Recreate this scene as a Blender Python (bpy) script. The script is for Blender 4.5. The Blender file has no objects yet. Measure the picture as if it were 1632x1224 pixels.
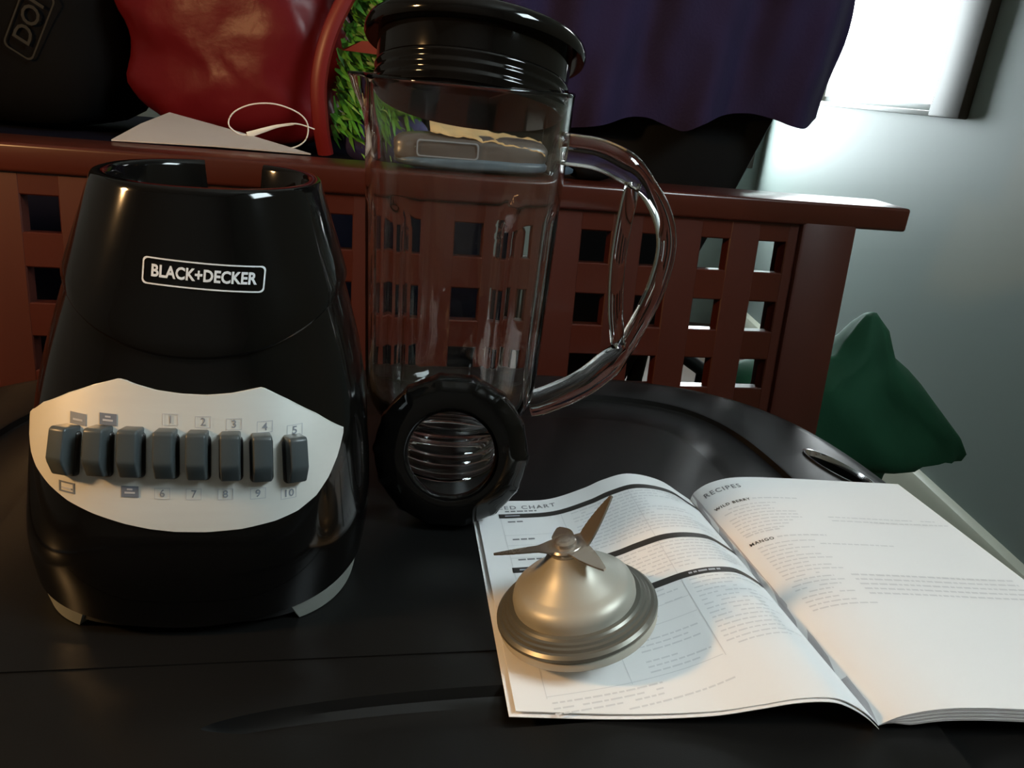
import bpy, bmesh, math, random
from mathutils import Vector, Matrix, Euler, noise

random.seed(7)
scene = bpy.context.scene
COL = scene.collection
PI = math.pi
R = math.radians

# ------------------------------------------------------------------ camera
CAM_H = 0.29
cam_data = bpy.data.cameras.new('camera')
cam = bpy.data.objects.new('camera', cam_data)
COL.objects.link(cam)
cam_data.sensor_fit = 'HORIZONTAL'
cam_data.sensor_width = 36.0
cam_data.lens = 36.0 * 1250.0 / 1632.0
cam_data.clip_start = 0.01
cam_data.clip_end = 50
cam.matrix_world = Matrix(((0.99505557, -0.09931975, 0.0, 0.0),
                           (0.03640081, 0.36468909, -0.93041757, 0.0),
                           (0.09240884, 0.92581718, 0.36650123, CAM_H),
                           (0, 0, 0, 1)))
scene.camera = cam

# ------------------------------------------------------------------ world, lights, exposure
world = bpy.data.worlds.new('world')
scene.world = world
world.use_nodes = True
world.node_tree.nodes['Background'].inputs[0].default_value = (0.75, 0.85, 0.9, 1)
world.node_tree.nodes['Background'].inputs[1].default_value = 0.05
vs = scene.view_settings
vs.view_transform = 'Standard'
vs.look = 'None'
vs.gamma = 1.0
vs.use_curve_mapping = False
vs.exposure = 0.0

WINDOW_VISIBLE = 8.0      # daylight in the window seen at the upper right
ADDED_BACK_GLOW = 32.0        # added unseen window behind the hanging garment, brightens the right wall
WINDOW_NEAR = 31.0         # window in the right wall beside the camera

lamp_data = bpy.data.lights.new('warm_lamp', 'POINT')
lamp_data.energy = 25.0
lamp_data.color = (1.0, 0.57, 0.23)
lamp_data.shadow_soft_size = 0.045
lamp = bpy.data.objects.new('warm_lamp', lamp_data)
lamp.location = (-0.80, 0.07, 0.50)
COL.objects.link(lamp)

TABLE_Z = 0.0
FLOOR_Z = -0.56

# ------------------------------------------------------------------ materials
MATS = {}

def material(name, color, rough=0.5, metal=0.0, spec=0.5, transmission=0.0, ior=1.45,
             emission=None, strength=0.0, coat=0.0, sheen=0.0,
             bump=None, var=None, rough_var=None, stretch=None, alpha=None):
    """Principled material; bump=(scale, strength, distance), var=(scale, amount)."""
    m = bpy.data.materials.new(name)
    m.use_nodes = True
    nt = m.node_tree
    b = nt.nodes['Principled BSDF']
    b.inputs['Base Color'].default_value = (*color, 1)
    b.inputs['Roughness'].default_value = rough
    b.inputs['Metallic'].default_value = metal
    b.inputs['Specular IOR Level'].default_value = spec
    b.inputs['Transmission Weight'].default_value = transmission
    b.inputs['IOR'].default_value = ior
    b.inputs['Coat Weight'].default_value = coat
    b.inputs['Sheen Weight'].default_value = sheen
    if alpha is not None:
        b.inputs['Alpha'].default_value = alpha
    if emission:
        b.inputs['Emission Color'].default_value = (*emission, 1)
        b.inputs['Emission Strength'].default_value = strength
    tc = nt.nodes.new('ShaderNodeTexCoord')
    mp = nt.nodes.new('ShaderNodeMapping')
    nt.links.new(tc.outputs['Object'], mp.inputs['Vector'])
    if stretch:
        mp.inputs['Scale'].default_value = stretch
    if var:
        n = nt.nodes.new('ShaderNodeTexNoise')
        n.inputs['Scale'].default_value = var[0]
        n.inputs['Detail'].default_value = 5
        nt.links.new(mp.outputs[0], n.inputs['Vector'])
        ramp = nt.nodes.new('ShaderNodeMix')
        ramp.data_type = 'RGBA'
        lo = tuple(max(0, c * (1 - var[1])) for c in color)
        hi = tuple(min(1, c * (1 + var[1])) for c in color)
        ramp.inputs[6].default_value = (*lo, 1)
        ramp.inputs[7].default_value = (*hi, 1)
        nt.links.new(n.outputs['Fac'], ramp.inputs[0])
        nt.links.new(ramp.outputs[2], b.inputs['Base Color'])
    if rough_var:
        n2 = nt.nodes.new('ShaderNodeTexNoise')
        n2.inputs['Scale'].default_value = rough_var[0]
        n2.inputs['Detail'].default_value = 4
        nt.links.new(mp.outputs[0], n2.inputs['Vector'])
        mr = nt.nodes.new('ShaderNodeMapRange')
        mr.inputs['To Min'].default_value = max(0.0, rough - rough_var[1])
        mr.inputs['To Max'].default_value = min(1.0, rough + rough_var[1])
        nt.links.new(n2.outputs['Fac'], mr.inputs['Value'])
        nt.links.new(mr.outputs[0], b.inputs['Roughness'])
    if bump:
        n3 = nt.nodes.new('ShaderNodeTexNoise')
        n3.inputs['Scale'].default_value = bump[0]
        n3.inputs['Detail'].default_value = 6
        nt.links.new(mp.outputs[0], n3.inputs['Vector'])
        bp = nt.nodes.new('ShaderNodeBump')
        bp.inputs['Strength'].default_value = bump[1]
        bp.inputs['Distance'].default_value = bump[2]
        nt.links.new(n3.outputs['Fac'], bp.inputs['Height'])
        nt.links.new(bp.outputs[0], b.inputs['Normal'])
    MATS[name] = m
    return m

material('gloss_black', (0.003, 0.0027, 0.0025), rough=0.08, spec=0.45, rough_var=(18, 0.04))
material('satin_black', (0.008, 0.0075, 0.007), rough=0.30, rough_var=(20, 0.06))
material('table_plastic', (0.0055, 0.0054, 0.0052), rough=0.33, spec=0.33, bump=(900, 0.10, 0.0004), rough_var=(9, 0.06))
material('chair_black', (0.003, 0.003, 0.003), rough=0.5, spec=0.2)
material('rubber_dark', (0.006, 0.006, 0.006), rough=0.35)
material('grey_rubber', (0.20, 0.21, 0.19), rough=0.55, var=(60, 0.08))
material('silver_panel', (0.72, 0.72, 0.68), rough=0.42, metal=0.35, bump=(700, 0.05, 0.0002), stretch=(0.05, 1, 1), var=(300, 0.03))
material('button_grey', (0.045, 0.055, 0.058), rough=0.36, rough_var=(60, 0.05))
material('print_white', (0.62, 0.63, 0.64), rough=0.5)
material('print_grey', (0.20, 0.22, 0.25), rough=0.6)
material('print_slate', (0.13, 0.155, 0.20), rough=0.6)
material('print_pale', (0.42, 0.44, 0.48), rough=0.6)
material('glass', (0.97, 0.985, 0.975), rough=0.015, transmission=1.0, ior=1.46)
material('paper', (0.83, 0.83, 0.83), rough=0.62, spec=0.35, var=(14, 0.02), bump=(120, 0.05, 0.0003))
material('paper_edge', (0.50, 0.48, 0.49), rough=0.7, bump=(400, 0.4, 0.0006), stretch=(0.05, 0.05, 6))
material('ink_dark', (0.035, 0.032, 0.03), rough=0.5)
material('ink_mid', (0.22, 0.22, 0.23), rough=0.6)
material('ink_light', (0.67, 0.67, 0.68), rough=0.6)
material('steel', (0.50, 0.46, 0.41), rough=0.25, metal=0.82, rough_var=(60, 0.08))
material('agitator_metal', (0.40, 0.385, 0.33), rough=0.42, metal=0.30, bump=(500, 0.06, 0.0003), stretch=(1, 1, 9))
material('flange_metal', (0.17, 0.165, 0.14), rough=0.34, metal=0.5)
material('gasket', (0.46, 0.43, 0.36), rough=0.55)
material('bench_wood', (0.050, 0.0095, 0.0046), rough=0.28, var=(9, 0.30), bump=(60, 0.08, 0.001), stretch=(0.25, 1, 1), coat=0.15)
material('bench_slat', (0.050, 0.0095, 0.0046), rough=0.40, var=(11, 0.30), bump=(60, 0.08, 0.001), stretch=(1, 1, 0.25), coat=0.10)
material('wall_paint', (0.25, 0.305, 0.287), rough=0.55, var=(3, 0.05), bump=(220, 0.12, 0.001), stretch=(0.2, 0.2, 1))
material('wall_dim', (0.20, 0.19, 0.17), rough=0.8, var=(3, 0.05))
material('ceiling_paint', (0.30, 0.30, 0.28), rough=0.9, var=(3, 0.05))
material('floor_wood', (0.07, 0.045, 0.03), rough=0.5, var=(6, 0.3), stretch=(1, 0.15, 1))
material('trim_paint', (0.55, 0.56, 0.46), rough=0.35, var=(8, 0.05))
material('casing_wood', (0.058, 0.045, 0.034), rough=0.5, var=(12, 0.2), stretch=(1, 1, 0.2))
material('casing_white', (0.75, 0.78, 0.78), rough=0.4)
material('pane_visible', (0.9, 0.95, 1.0), rough=0.2, emission=(0.93, 0.985, 1.0), strength=WINDOW_VISIBLE)
material('added_back_pane', (0.9, 0.95, 1.0), rough=0.2, emission=(0.86, 0.97, 1.0), strength=ADDED_BACK_GLOW)  # glow of the added back window, lights the wall near the corner
material('pane_near', (0.9, 0.95, 1.0), rough=0.2, emission=(0.80, 0.95, 1.0), strength=WINDOW_NEAR)
material('red_plastic', (0.105, 0.006, 0.009), rough=0.36, spec=0.22, bump=(16, 0.35, 0.006), var=(5, 0.35))
material('red_edge', (0.15, 0.009, 0.008), rough=0.4)
material('tinsel_green', (0.065, 0.23, 0.02), rough=0.42, var=(30, 0.45))
material('blue_cloth', (0.018, 0.015, 0.075), rough=0.8, var=(40, 0.2))
material('black_fabric', (0.0022, 0.002, 0.002), rough=0.85, spec=0.12, bump=(300, 0.2, 0.001), var=(20, 0.2))
material('faded_print', (0.012, 0.011, 0.008), rough=0.8, var=(60, 0.5))
material('purple_fleece', (0.012, 0.0045, 0.036), rough=0.9, sheen=0.05, var=(16, 0.25), bump=(260, 0.35, 0.0015))
material('green_cloth', (0.014, 0.105, 0.052), rough=0.75, var=(12, 0.2), bump=(200, 0.2, 0.001))
material('navy_cloth', (0.0035, 0.0035, 0.009), rough=0.85, spec=0.1, var=(30, 0.2))
material('card_white', (0.36, 0.32, 0.29), rough=0.6, var=(20, 0.05))
material('cord_white', (0.62, 0.60, 0.55), rough=0.5)
material('packet_blue', (0.075, 0.105, 0.135), rough=0.35, var=(40, 0.4))
material('pouch_plastic', (0.085, 0.072, 0.066), rough=0.28, var=(26, 0.55), bump=(40, 0.2, 0.002))
material('tan_paper', (0.62, 0.42, 0.20), rough=0.7, var=(40, 0.35), bump=(60, 0.5, 0.002))
material('chrome', (0.75, 0.76, 0.77), rough=0.12, metal=1.0)

# ------------------------------------------------------------------ mesh helpers
def finish(bm, name, mat, parent=None, smooth=35, mats=None):
    me = bpy.data.meshes.new(name)
    bmesh.ops.recalc_face_normals(bm, faces=bm.faces[:])
    bm.to_mesh(me)
    bm.free()
    if smooth:
        for p in me.polygons:
            p.use_smooth = True
        me.set_sharp_from_angle(angle=R(smooth))
    me.materials.append(MATS[mat])
    o = bpy.data.objects.new(name, me)
    COL.objects.link(o)
    if parent is not None:
        o.parent = parent
    return o

def empty(name, loc=(0, 0, 0), rot=(0, 0, 0)):
    o = bpy.data.objects.new(name, None)
    o.empty_display_size = 0.02
    o.location = loc
    o.rotation_euler = rot
    COL.objects.link(o)
    return o

def tag(o, label=None, cat=None, group=None, kind=None):
    if label: o['label'] = label
    if cat: o['category'] = cat
    if group: o['group'] = group
    if kind: o['kind'] = kind
    return o

def add_box(bm, lo, hi, bevel=0.0, seg=2, M=None):
    vs_ = [bm.verts.new((x, y, z)) for z in (lo[2], hi[2]) for y in (lo[1], hi[1]) for x in (lo[0], hi[0])]
    f = [(0, 2, 3, 1), (4, 5, 7, 6), (0, 1, 5, 4), (2, 6, 7, 3), (0, 4, 6, 2), (1, 3, 7, 5)]
    fs = [bm.faces.new([vs_[i] for i in q]) for q in f]
    geom = vs_
    if bevel:
        es = list({e for q in fs for e in q.edges})
        r = bmesh.ops.bevel(bm, geom=es, offset=bevel, segments=seg, profile=0.5, affect='EDGES')
        geom = list({v for q in r['faces'] for v in q.verts} | {v for v in vs_ if v.is_valid})
    if M is not None:
        bmesh.ops.transform(bm, matrix=M, verts=[v for v in geom if v.is_valid])

def box(name, lo, hi, mat, parent=None, bevel=0.0, seg=2, M=None):
    bm = bmesh.new()
    add_box(bm, lo, hi, bevel, seg, M)
    return finish(bm, name, mat, parent)

def add_loft(bm, rings, closed=True, cap0=True, cap1=True):
    """rings: list of equally long point lists."""
    vr = [[bm.verts.new(p) for p in r] for r in rings]
    n = len(rings[0])
    m = n if closed else n - 1
    for a, b in zip(vr, vr[1:]):
        for i in range(m):
            j = (i + 1) % n
            bm.faces.new((a[i], a[j], b[j], b[i]))
    if closed and cap0: bm.faces.new(vr[0][::-1])
    if closed and cap1: bm.faces.new(vr[-1])
    return vr

def add_lathe(bm, prof, n=64, radius=None, closed_profile=False):
    """prof: [(r, z)], radius(r, z, theta) lets the outline vary round the axis."""
    rings = []
    for (r, z) in prof:
        ring = []
        for i in range(n):
            t = 2 * PI * i / n
            rr = radius(r, z, t) if radius else r
            ring.append((rr * math.cos(t), rr * math.sin(t), z))
        rings.append(ring)
    if closed_profile:
        rings.append(rings[0])
        vr = [[bm.verts.new(p) for p in r] for r in rings[:-1]]
        vr.append(vr[0])
        for a, b in zip(vr, vr[1:]):
            for i in range(n):
                j = (i + 1) % n
                bm.faces.new((a[i], a[j], b[j], b[i]))
    else:
        add_loft(bm, rings)

def catmull(pts, k=8):
    pts = [Vector(p) for p in pts]
    out = []
    for i in range(len(pts) - 1):
        p0 = pts[max(i - 1, 0)]; p1 = pts[i]; p2 = pts[i + 1]; p3 = pts[min(i + 2, len(pts) - 1)]
        for s in range(k):
            t = s / k
            out.append(0.5 * ((2 * p1) + (-p0 + p2) * t + (2 * p0 - 5 * p1 + 4 * p2 - p3) * t * t
                              + (-p0 + 3 * p1 - 3 * p2 + p3) * t ** 3))
    out.append(pts[-1])
    return out

def add_tube(bm, path, radius, n=12, flat=(1, 1), side=None):
    """tube along a path; radius number or function of t; flat scales the two section axes."""
    path = [Vector(p) for p in path]
    rings = []
    m = len(path)
    for i, p in enumerate(path):
        d = (path[min(i + 1, m - 1)] - path[max(i - 1, 0)]).normalized()
        s = Vector(side) if side else (Vector((0, 0, 1)) if abs(d.z) < 0.9 else Vector((0, 1, 0)))
        a = d.cross(s).normalized()
        b = a.cross(d).normalized()
        rr = radius(i / (m - 1)) if callable(radius) else radius
        rings.append([tuple(p + a * (math.cos(2 * PI * k / n) * rr * flat[0])
                            + b * (math.sin(2 * PI * k / n) * rr * flat[1])) for k in range(n)])
    add_loft(bm, rings)

def sup(a, b, n, t):
    c, s = math.cos(t), math.sin(t)
    k = (abs(c / a) ** n + abs(s / b) ** n) ** (-1.0 / n)
    return (k * c, k * s)

def text_mesh(body, size, offset=0.0, spacing=1.0, res=3):
    """flat lettering centred on its origin, as lists of verts and polygons."""
    c = bpy.data.curves.new('lettering', 'FONT')
    c.body = body
    c.size = size
    c.offset = offset
    c.align_x = 'CENTER'
    c.align_y = 'CENTER'
    c.space_character = spacing
    c.resolution_u = res
    o = bpy.data.objects.new('lettering', c)
    COL.objects.link(o)
    dg = bpy.context.evaluated_depsgraph_get()
    me = bpy.data.meshes.new_from_object(o.evaluated_get(dg))
    v = [tuple(q.co) for q in me.vertices]
    f = [tuple(p.vertices) for p in me.polygons]
    bpy.data.objects.remove(o)
    bpy.data.curves.remove(c)
    bpy.data.meshes.remove(me)
    return v, f

def mapped(name, verts, faces, fn, mat, parent):
    me = bpy.data.meshes.new(name)
    me.from_pydata([fn(*v[:2]) for v in verts], [], faces)
    me.materials.append(MATS[mat])
    o = bpy.data.objects.new(name, me)
    COL.objects.link(o)
    if parent is not None:
        o.parent = parent
    return o

def rect_cells(x0, x1, y0, y1, nx=1, ny=1, verts=None, faces=None):
    verts = [] if verts is None else verts
    faces = [] if faces is None else faces
    b = len(verts)
    for j in range(ny + 1):
        for i in range(nx + 1):
            verts.append((x0 + (x1 - x0) * i / nx, y0 + (y1 - y0) * j / ny))
    for j in range(ny):
        for i in range(nx):
            k = b + j * (nx + 1) + i
            faces.append((k, k + 1, k + nx + 2, k + nx + 1))
    return verts, faces

def frame_cells(x0, x1, y0, y1, w, nx=12, ny=3, verts=None, faces=None):
    verts = [] if verts is None else verts
    faces = [] if faces is None else faces
    rect_cells(x0, x1, y0, y0 + w, nx, 1, verts, faces)
    rect_cells(x0, x1, y1 - w, y1, nx, 1, verts, faces)
    rect_cells(x0, x0 + w, y0 + w, y1 - w, 1, ny, verts, faces)
    rect_cells(x1 - w, x1, y0 + w, y1 - w, 1, ny, verts, faces)
    return verts, faces

# ------------------------------------------------------------------ room shell
def wall_cells(name, us, zs, openings, thick, mat, loc, rotz):
    """wall along local y (u), outward local x; openings = (u0,u1,z0,z1)."""
    ucut = sorted(set(us) | {o[0] for o in openings} | {o[1] for o in openings})
    zcut = sorted(set(zs) | {o[2] for o in openings} | {o[3] for o in openings})
    bm = bmesh.new()
    for a, b in zip(ucut, ucut[1:]):
        for c, d in zip(zcut, zcut[1:]):
            um, zm = (a + b) / 2, (c + d) / 2
            if any(o[0] < um < o[1] and o[2] < zm < o[3] for o in openings):
                continue
            add_box(bm, (0, a, c), (thick, b, d))
    bmesh.ops.remove_doubles(bm, verts=bm.verts[:], dist=1e-5)
    # drop the inner faces shared by two cells
    seen = {}
    for f in bm.faces:
        k = tuple(sorted(v.index for v in f.verts))
        seen.setdefault(k, []).append(f)
    bm.verts.index_update()
    seen = {}
    for f in bm.faces:
        seen.setdefault(tuple(sorted(v.index for v in f.verts)), []).append(f)
    bmesh.ops.delete(bm, geom=[f for l in seen.values() if len(l) > 1 for f in l], context='FACES')
    o = finish(bm, name, mat, smooth=0)
    o.location = loc
    o.rotation_euler = (0, 0, rotz)
    tag(o, kind='structure')
    return o

CEIL_Z = 1.85
o = box('floor', (-2.6, -2.2, FLOOR_Z - 0.1), (1.6, 3.3, FLOOR_Z), 'floor_wood'); tag(o, kind='structure')
o = box('ceiling', (-2.6, -2.2, CEIL_Z), (1.6, 3.3, CEIL_Z + 0.1), 'ceiling_paint'); tag(o, kind='structure')
o = box('wall_left', (-2.6, -2.2, FLOOR_Z), (-2.5, 3.3, CEIL_Z), 'wall_dim'); tag(o, kind='structure')
o = box('wall_front', (-2.6, -2.2, FLOOR_Z), (1.6, -2.1, CEIL_Z), 'wall_dim'); tag(o, kind='structure')
# right wall: local y runs away from the camera, local x outwards
WR = Vector((0.926, 1.677, 0.0)); WR_ROT = R(4.2)
W1 = (0.26, 1.02, 0.300, 1.35)
W3 = (-2.10, -1.40, 0.95, 1.60)
wall_right = wall_cells('wall_right', [-3.9, 1.75], [FLOOR_Z, CEIL_Z], [W1, W3], 0.12, 'wall_paint', WR, WR_ROT)
# back wall: local y runs to the left, outward is away from the camera
WB = Vector((1.10, 3.02, 0.0))
W2_ADDED = (0.36, 0.82, 0.06, 0.78)  # opening for the added window, out of sight behind the garment
wall_back = wall_cells('wall_back', [-0.3, 3.7], [FLOOR_Z, CEIL_Z], [W2_ADDED], 0.12, 'wall_paint', WB, PI / 2)

def window(name, op, loc, rotz, pane_mat, casing_mat, casing, sill=True, near_side_casing=True):
    root = empty(name, loc, (0, 0, rotz)); tag(root, kind='structure')
    u0, u1, z0, z1 = op
    box('pane', (0.065, u0, z0), (0.075, u1, z1), pane_mat, root)
    box('sash', (0.035, u0, z0), (0.064, u0 + 0.035, z1), 'casing_white', root, 0.003)
    box('sash', (0.035, u1 - 0.035, z0), (0.064, u1, z1), 'casing_white', root, 0.003)
    box('sash', (0.035, u0 + 0.035, z0), (0.064, u1 - 0.035, z0 + 0.016), 'casing_white', root, 0.003)
    box('sash', (0.035, u0 + 0.035, z1 - 0.035), (0.064, u1 - 0.035, z1), 'casing_white', root, 0.003)
    box('casing', (-0.022, u0 - casing, z0 - 0.012), (0.0, u0 - 0.004, z1 + casing), casing_mat, root, 0.004)
    box('casing', (-0.022, u1 + 0.004, z0 - 0.012), (0.0, u1 + casing, z1 + casing), casing_mat, root, 0.004)
    box('casing', (-0.022, u0, z1 + 0.004), (0.0, u1, z1 + casing), casing_mat, root, 0.004)
    box('sill', (-0.010, u0, z0 - 0.012), (0.03, u1, z0), 'casing_white', root, 0.003)
    return root

window('window_1', W1, WR, WR_ROT, 'pane_visible', 'casing_wood', 0.13)
window('added_back_window', W2_ADDED, WB, PI / 2, 'added_back_pane', 'casing_wood', 0.06)  # added light source, set for the brightness falloff on the right wall
window('window_3', W3, WR, WR_ROT, 'pane_near', 'casing_wood', 0.09)
bm = bmesh.new()
add_loft(bm, [[(x, u, z) for x, z in ((0, FLOOR_Z), (-0.022, FLOOR_Z), (-0.022, FLOOR_Z + 0.090), (-0.016, FLOOR_Z + 0.103), (-0.006, FLOOR_Z + 0.109), (0, FLOOR_Z + 0.110))] for u in (-3.8, 1.3)])
o = finish(bm, 'baseboard_right', 'trim_paint', smooth=25); o.location = WR; o.rotation_euler = (0, 0, WR_ROT); tag(o, kind='structure')

# ------------------------------------------------------------------ table
TYAW = R(12)
table = empty('low_table', (0, 0, FLOOR_Z), (0, 0, TYAW))
tag(table, 'black plastic table with rounded corners and a sunken channel round its top', 'table')
TZ = TABLE_Z - FLOOR_Z
TC = (0.04, 0.40)

def table_ring(a, b, n, z, k=256):
    return [(TC[0] + sup(a, b, n, 2 * PI * i / k)[0], TC[1] + sup(a, b, n, 2 * PI * i / k)[1], TZ + z) for i in range(k)]
bm = bmesh.new()
prof = [(0.392, 0.342, 4, -0.030), (0.402, 0.352, 4, -0.027), (0.4055, 0.3555, 4, -0.020), (0.4055, 0.3555, 4, -0.007),
        (0.4035, 0.3535, 4, -0.0025), (0.399, 0.349, 4, -0.0003), (0.392, 0.342, 4, 0.0),
        (0.320, 0.304, 5.3, 0.0), (0.3175, 0.3015, 5.3, -0.0006), (0.3155, 0.2995, 5.4, -0.0048), (0.313, 0.297, 5.5, -0.0058),
        (0.262, 0.247, 6.8, -0.0058), (0.2600, 0.2450, 6.9, -0.0048), (0.2580, 0.2430, 7, -0.0006), (0.2555, 0.2405, 7, 0.0)]
add_loft(bm, [table_ring(*p) for p in prof])
top = finish(bm, 'tabletop', 'table_plastic', table, smooth=40)

def cut(target, bm):
    bmesh.ops.recalc_face_normals(bm, faces=bm.faces[:])
    me = bpy.data.meshes.new('cutter'); bm.to_mesh(me); bm.free()
    c = bpy.data.objects.new('cutter', me); COL.objects.link(c)
    c.parent = target.parent
    md = target.modifiers.new('cut', 'BOOLEAN'); md.operation = 'DIFFERENCE'; md.object = c; md.solver = 'EXACT'
    dg = bpy.context.evaluated_depsgraph_get()
    new = bpy.data.meshes.new_from_object(target.evaluated_get(dg))
    target.modifiers.clear()
    old = target.data; target.data = new; bpy.data.meshes.remove(old)
    bpy.data.objects.remove(c); bpy.data.meshes.remove(me)
    for p in target.data.polygons: p.use_smooth = True
    target.data.set_sharp_from_angle(angle=R(30))

bpy.context.view_layer.update()
# leaf-shaped grip recess near the front edge
def leaf(scale, z, k=48):
    pts = []
    for i in range(k):
        t = 2 * PI * i / k
        x = 0.075 + 0.142 * scale[0] * math.cos(t)
        w = abs(math.sin(t)) ** 1.3
        pts.append((x, 0.2905 + (0.0175 if math.sin(t) > 0 else -0.011) * w * (1 if math.sin(t) else 0) * scale[1] + 0.0, TZ + z))
    return pts
bm = bmesh.new(); add_loft(bm, [leaf((0.93, 0.6), -0.0075), leaf((0.97, 0.85), -0.005), leaf((1, 1), 0.0), leaf((1.01, 1.05), 0.01)]); cut(top, bm)
# straight score line across the top
bm = bmesh.new(); add_box(bm, (-0.21, 0.3305, TZ - 0.0009), (0.29, 0.3340, TZ + 0.01)); cut(top, bm)
# oval grip hole in the right border
def oval(s, z, k=40):
    a = R(-72)
    return [(0.4085 + math.cos(a) * 0.040 * s * math.cos(t) - math.sin(a) * 0.0125 * s * math.sin(t),
             0.538 + math.sin(a) * 0.040 * s * math.cos(t) + math.cos(a) * 0.0125 * s * math.sin(t), TZ + z)
            for t in [2 * PI * i / k for i in range(k)]]
bm = bmesh.new(); add_loft(bm, [oval(0.8, -0.012), oval(1.0, 0.01)]); cut(top, bm)
bm = bmesh.new()
rr = [oval(1.0, 0.0002), oval(1.0, 0.0016), oval(0.93, 0.0018), oval(0.86, -0.003)]
add_loft(bm, rr, cap0=False, cap1=False)
finish(bm, 'grip_rim', 'chrome', table)
bm = bmesh.new()
add_loft(bm, [table_ring(0.36, 0.31, 4, -0.03), table_ring(0.36, 0.31, 4, -0.075), table_ring(0.35, 0.30, 4, -0.075), table_ring(0.35, 0.30, 4, -0.0305)], cap0=False, cap1=False)
finish(bm, 'apron', 'table_plastic', table)
for sx in (-1, 1):
    for sy in (-1, 1):
        bm = bmesh.new()
        x, y = TC[0] + sx * 0.29, TC[1] + sy * 0.24
        add_tube(bm, [(x, y, TZ - 0.03), (x + sx * 0.01, y + sy * 0.01, TZ * 0.5), (x + sx * 0.03, y + sy * 0.03, 0.0)], 0.016, 14, side=(0, 1, 0))
        finish(bm, 'leg', 'satin_black', table)

# ------------------------------------------------------------------ lattice bench back
S = 0.0685
BLEAN = R(5.35); BYAW = R(11.55)
up = Vector((0, math.sin(BLEAN), math.cos(BLEAN))); up.rotate(Euler((0, 0, BYAW)))
B0 = Vector((-0.4787, 0.7346, 0.1419))
HB = (B0.z - FLOOR_Z) / up.z
bench = empty('lattice_bench', B0 - up * HB, (-BLEAN, 0, BYAW))
tag(bench, 'red-brown wooden bench back with square lattice holes and a flat top rail', 'bench')
HW, HH = 0.485, 0.507
THK = 0.019
C0, C1 = -5, 12
for k in range(C0, C1):
    x0 = (k + HW) * S; x1 = (k + 1) * S
    if k == C1 - 1: x1 = 11.70 * S
    box('slat', (x0, 0, HB - 6.4 * S), (x1, THK, HB + 0.40 * S), 'bench_slat', bench, 0.0012, 1)
for r in range(-1, 6):
    z1 = HB - (r + HH) * S if r >= 0 else HB + 0.40 * S
    z0 = HB - (r + 1) * S
    box('cross_slat', (C0 * S, 0.0004, z0), (11.70 * S, THK - 0.0004, z1), 'bench_wood', bench, 0.0012, 1)
box('bottom_rail', (C0 * S, -0.004, HB - 7.0 * S), (11.70 * S, THK + 0.012, HB - 6.1 * S), 'bench_wood', bench, 0.003)
box('post', (11.68 * S, -0.006, 0.0), (12.66 * S, 0.055, HB + 0.40 * S), 'bench_slat', bench, 0.004)
box('post', ((C0 - 1) * S, -0.006, 0.0), (C0 * S, 0.055, HB + 0.40 * S), 'bench_slat', bench, 0.004)
Mr = Matrix.Translation((0, -0.004, HB + 0.30 * S)) @ Matrix.Rotation(BLEAN, 4, 'X')
box('top_rail', ((C0 - 1.8) * S, -0.002, 0.0), (13.56 * S, 0.070, 0.0265), 'bench_wood', bench, 0.0035, 3, Mr)

# ------------------------------------------------------------------ blender base
BZ = [(.010, .0890, .0940, 3.0), (.04, .0925, .0970, 3.0), (.065, .0915, .0945, 2.9), (.10, .0880, .0875, 2.8),
      (.13, .0830, .0795, 2.6), (.16, .0750, .0715, 2.45), (.19, .0660, .0635, 2.3), (.226, .0555, .0545, 2.15)]

def table_lookup(tab, z):
    n = len(tab)
    if z <= tab[0][0]: return tab[0][1:]
    if z >= tab[-1][0]: return tab[-1][1:]
    i = max(k for k in range(n - 1) if tab[k][0] <= z)
    t = (z - tab[i][0]) / (tab[i + 1][0] - tab[i][0])
    p0 = tab[max(i - 1, 0)]; p1 = tab[i]; p2 = tab[i + 1]; p3 = tab[min(i + 2, n - 1)]
    d = p2[0] - p1[0]
    out = []
    for k in range(1, len(p1)):
        m1 = (p2[k] - p0[k]) / (p2[0] - p0[0]) * d
        m2 = (p3[k] - p1[k]) / (p3[0] - p1[0]) * d
        out.append((2 * t ** 3 - 3 * t * t + 1) * p1[k] + (t ** 3 - 2 * t * t + t) * m1
                   + (-2 * t ** 3 + 3 * t * t) * p2[k] + (t ** 3 - t * t) * m2)
    return tuple(out)

def shift(z):
    s = max(0, min(1, z / .226))
    return (.005 * s, .008 * s)

def section(z, t, off=0.0):
    a, b, n = table_lookup(BZ, z)
    x, y = sup(a + off, b + off, n, t)
    sx, sy = shift(z)
    return (x + sx, y + sy, z)

def front(x, z, off=0.0):
    a, b, n = table_lookup(BZ, z)
    sx, sy = shift(z)
    q = min(0.9999, abs((x - sx) / (a + off)))
    return sy - (b + off) * (1 - q ** n) ** (1 / n)

base = empty('countertop_blender', (-0.176, 0.42, TABLE_Z), (0, 0, R(12)))
tag(base, 'glossy black blender motor base with silver button panel, without its jar', 'blender')
N = 160
TH = [2 * PI * i / N for i in range(N)]
bm = bmesh.new()
zs = [.0105 + (.205 - .0105) * i / 44 for i in range(45)]
def arch(t):
    return .0065 + .0115 * min(1, abs(math.cos(t)) * 1.25) ** 1.6
def lift(z, t):
    return arch(t) + (z - .0105) * (.205 - arch(t)) / .1945
rings = [[section(lift(.0105, t) + .001, t, -.006) for t in TH], [section(lift(.0105, t) - .0004, t, -.002) for t in TH]] + [[section(lift(z, t), t) for t in TH] for z in zs]
rings += [[section(.207, t, -.004) for t in TH]]
add_loft(bm, rings)
housing = finish(bm, 'housing', 'gloss_black', base, smooth=50)
bm = bmesh.new()
add_loft(bm, [[section(.0042, t, -.016) for t in TH], [section(.0042, t, -.0050) for t in TH], [section(.0110, t, -.0040) for t in TH]])
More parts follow.
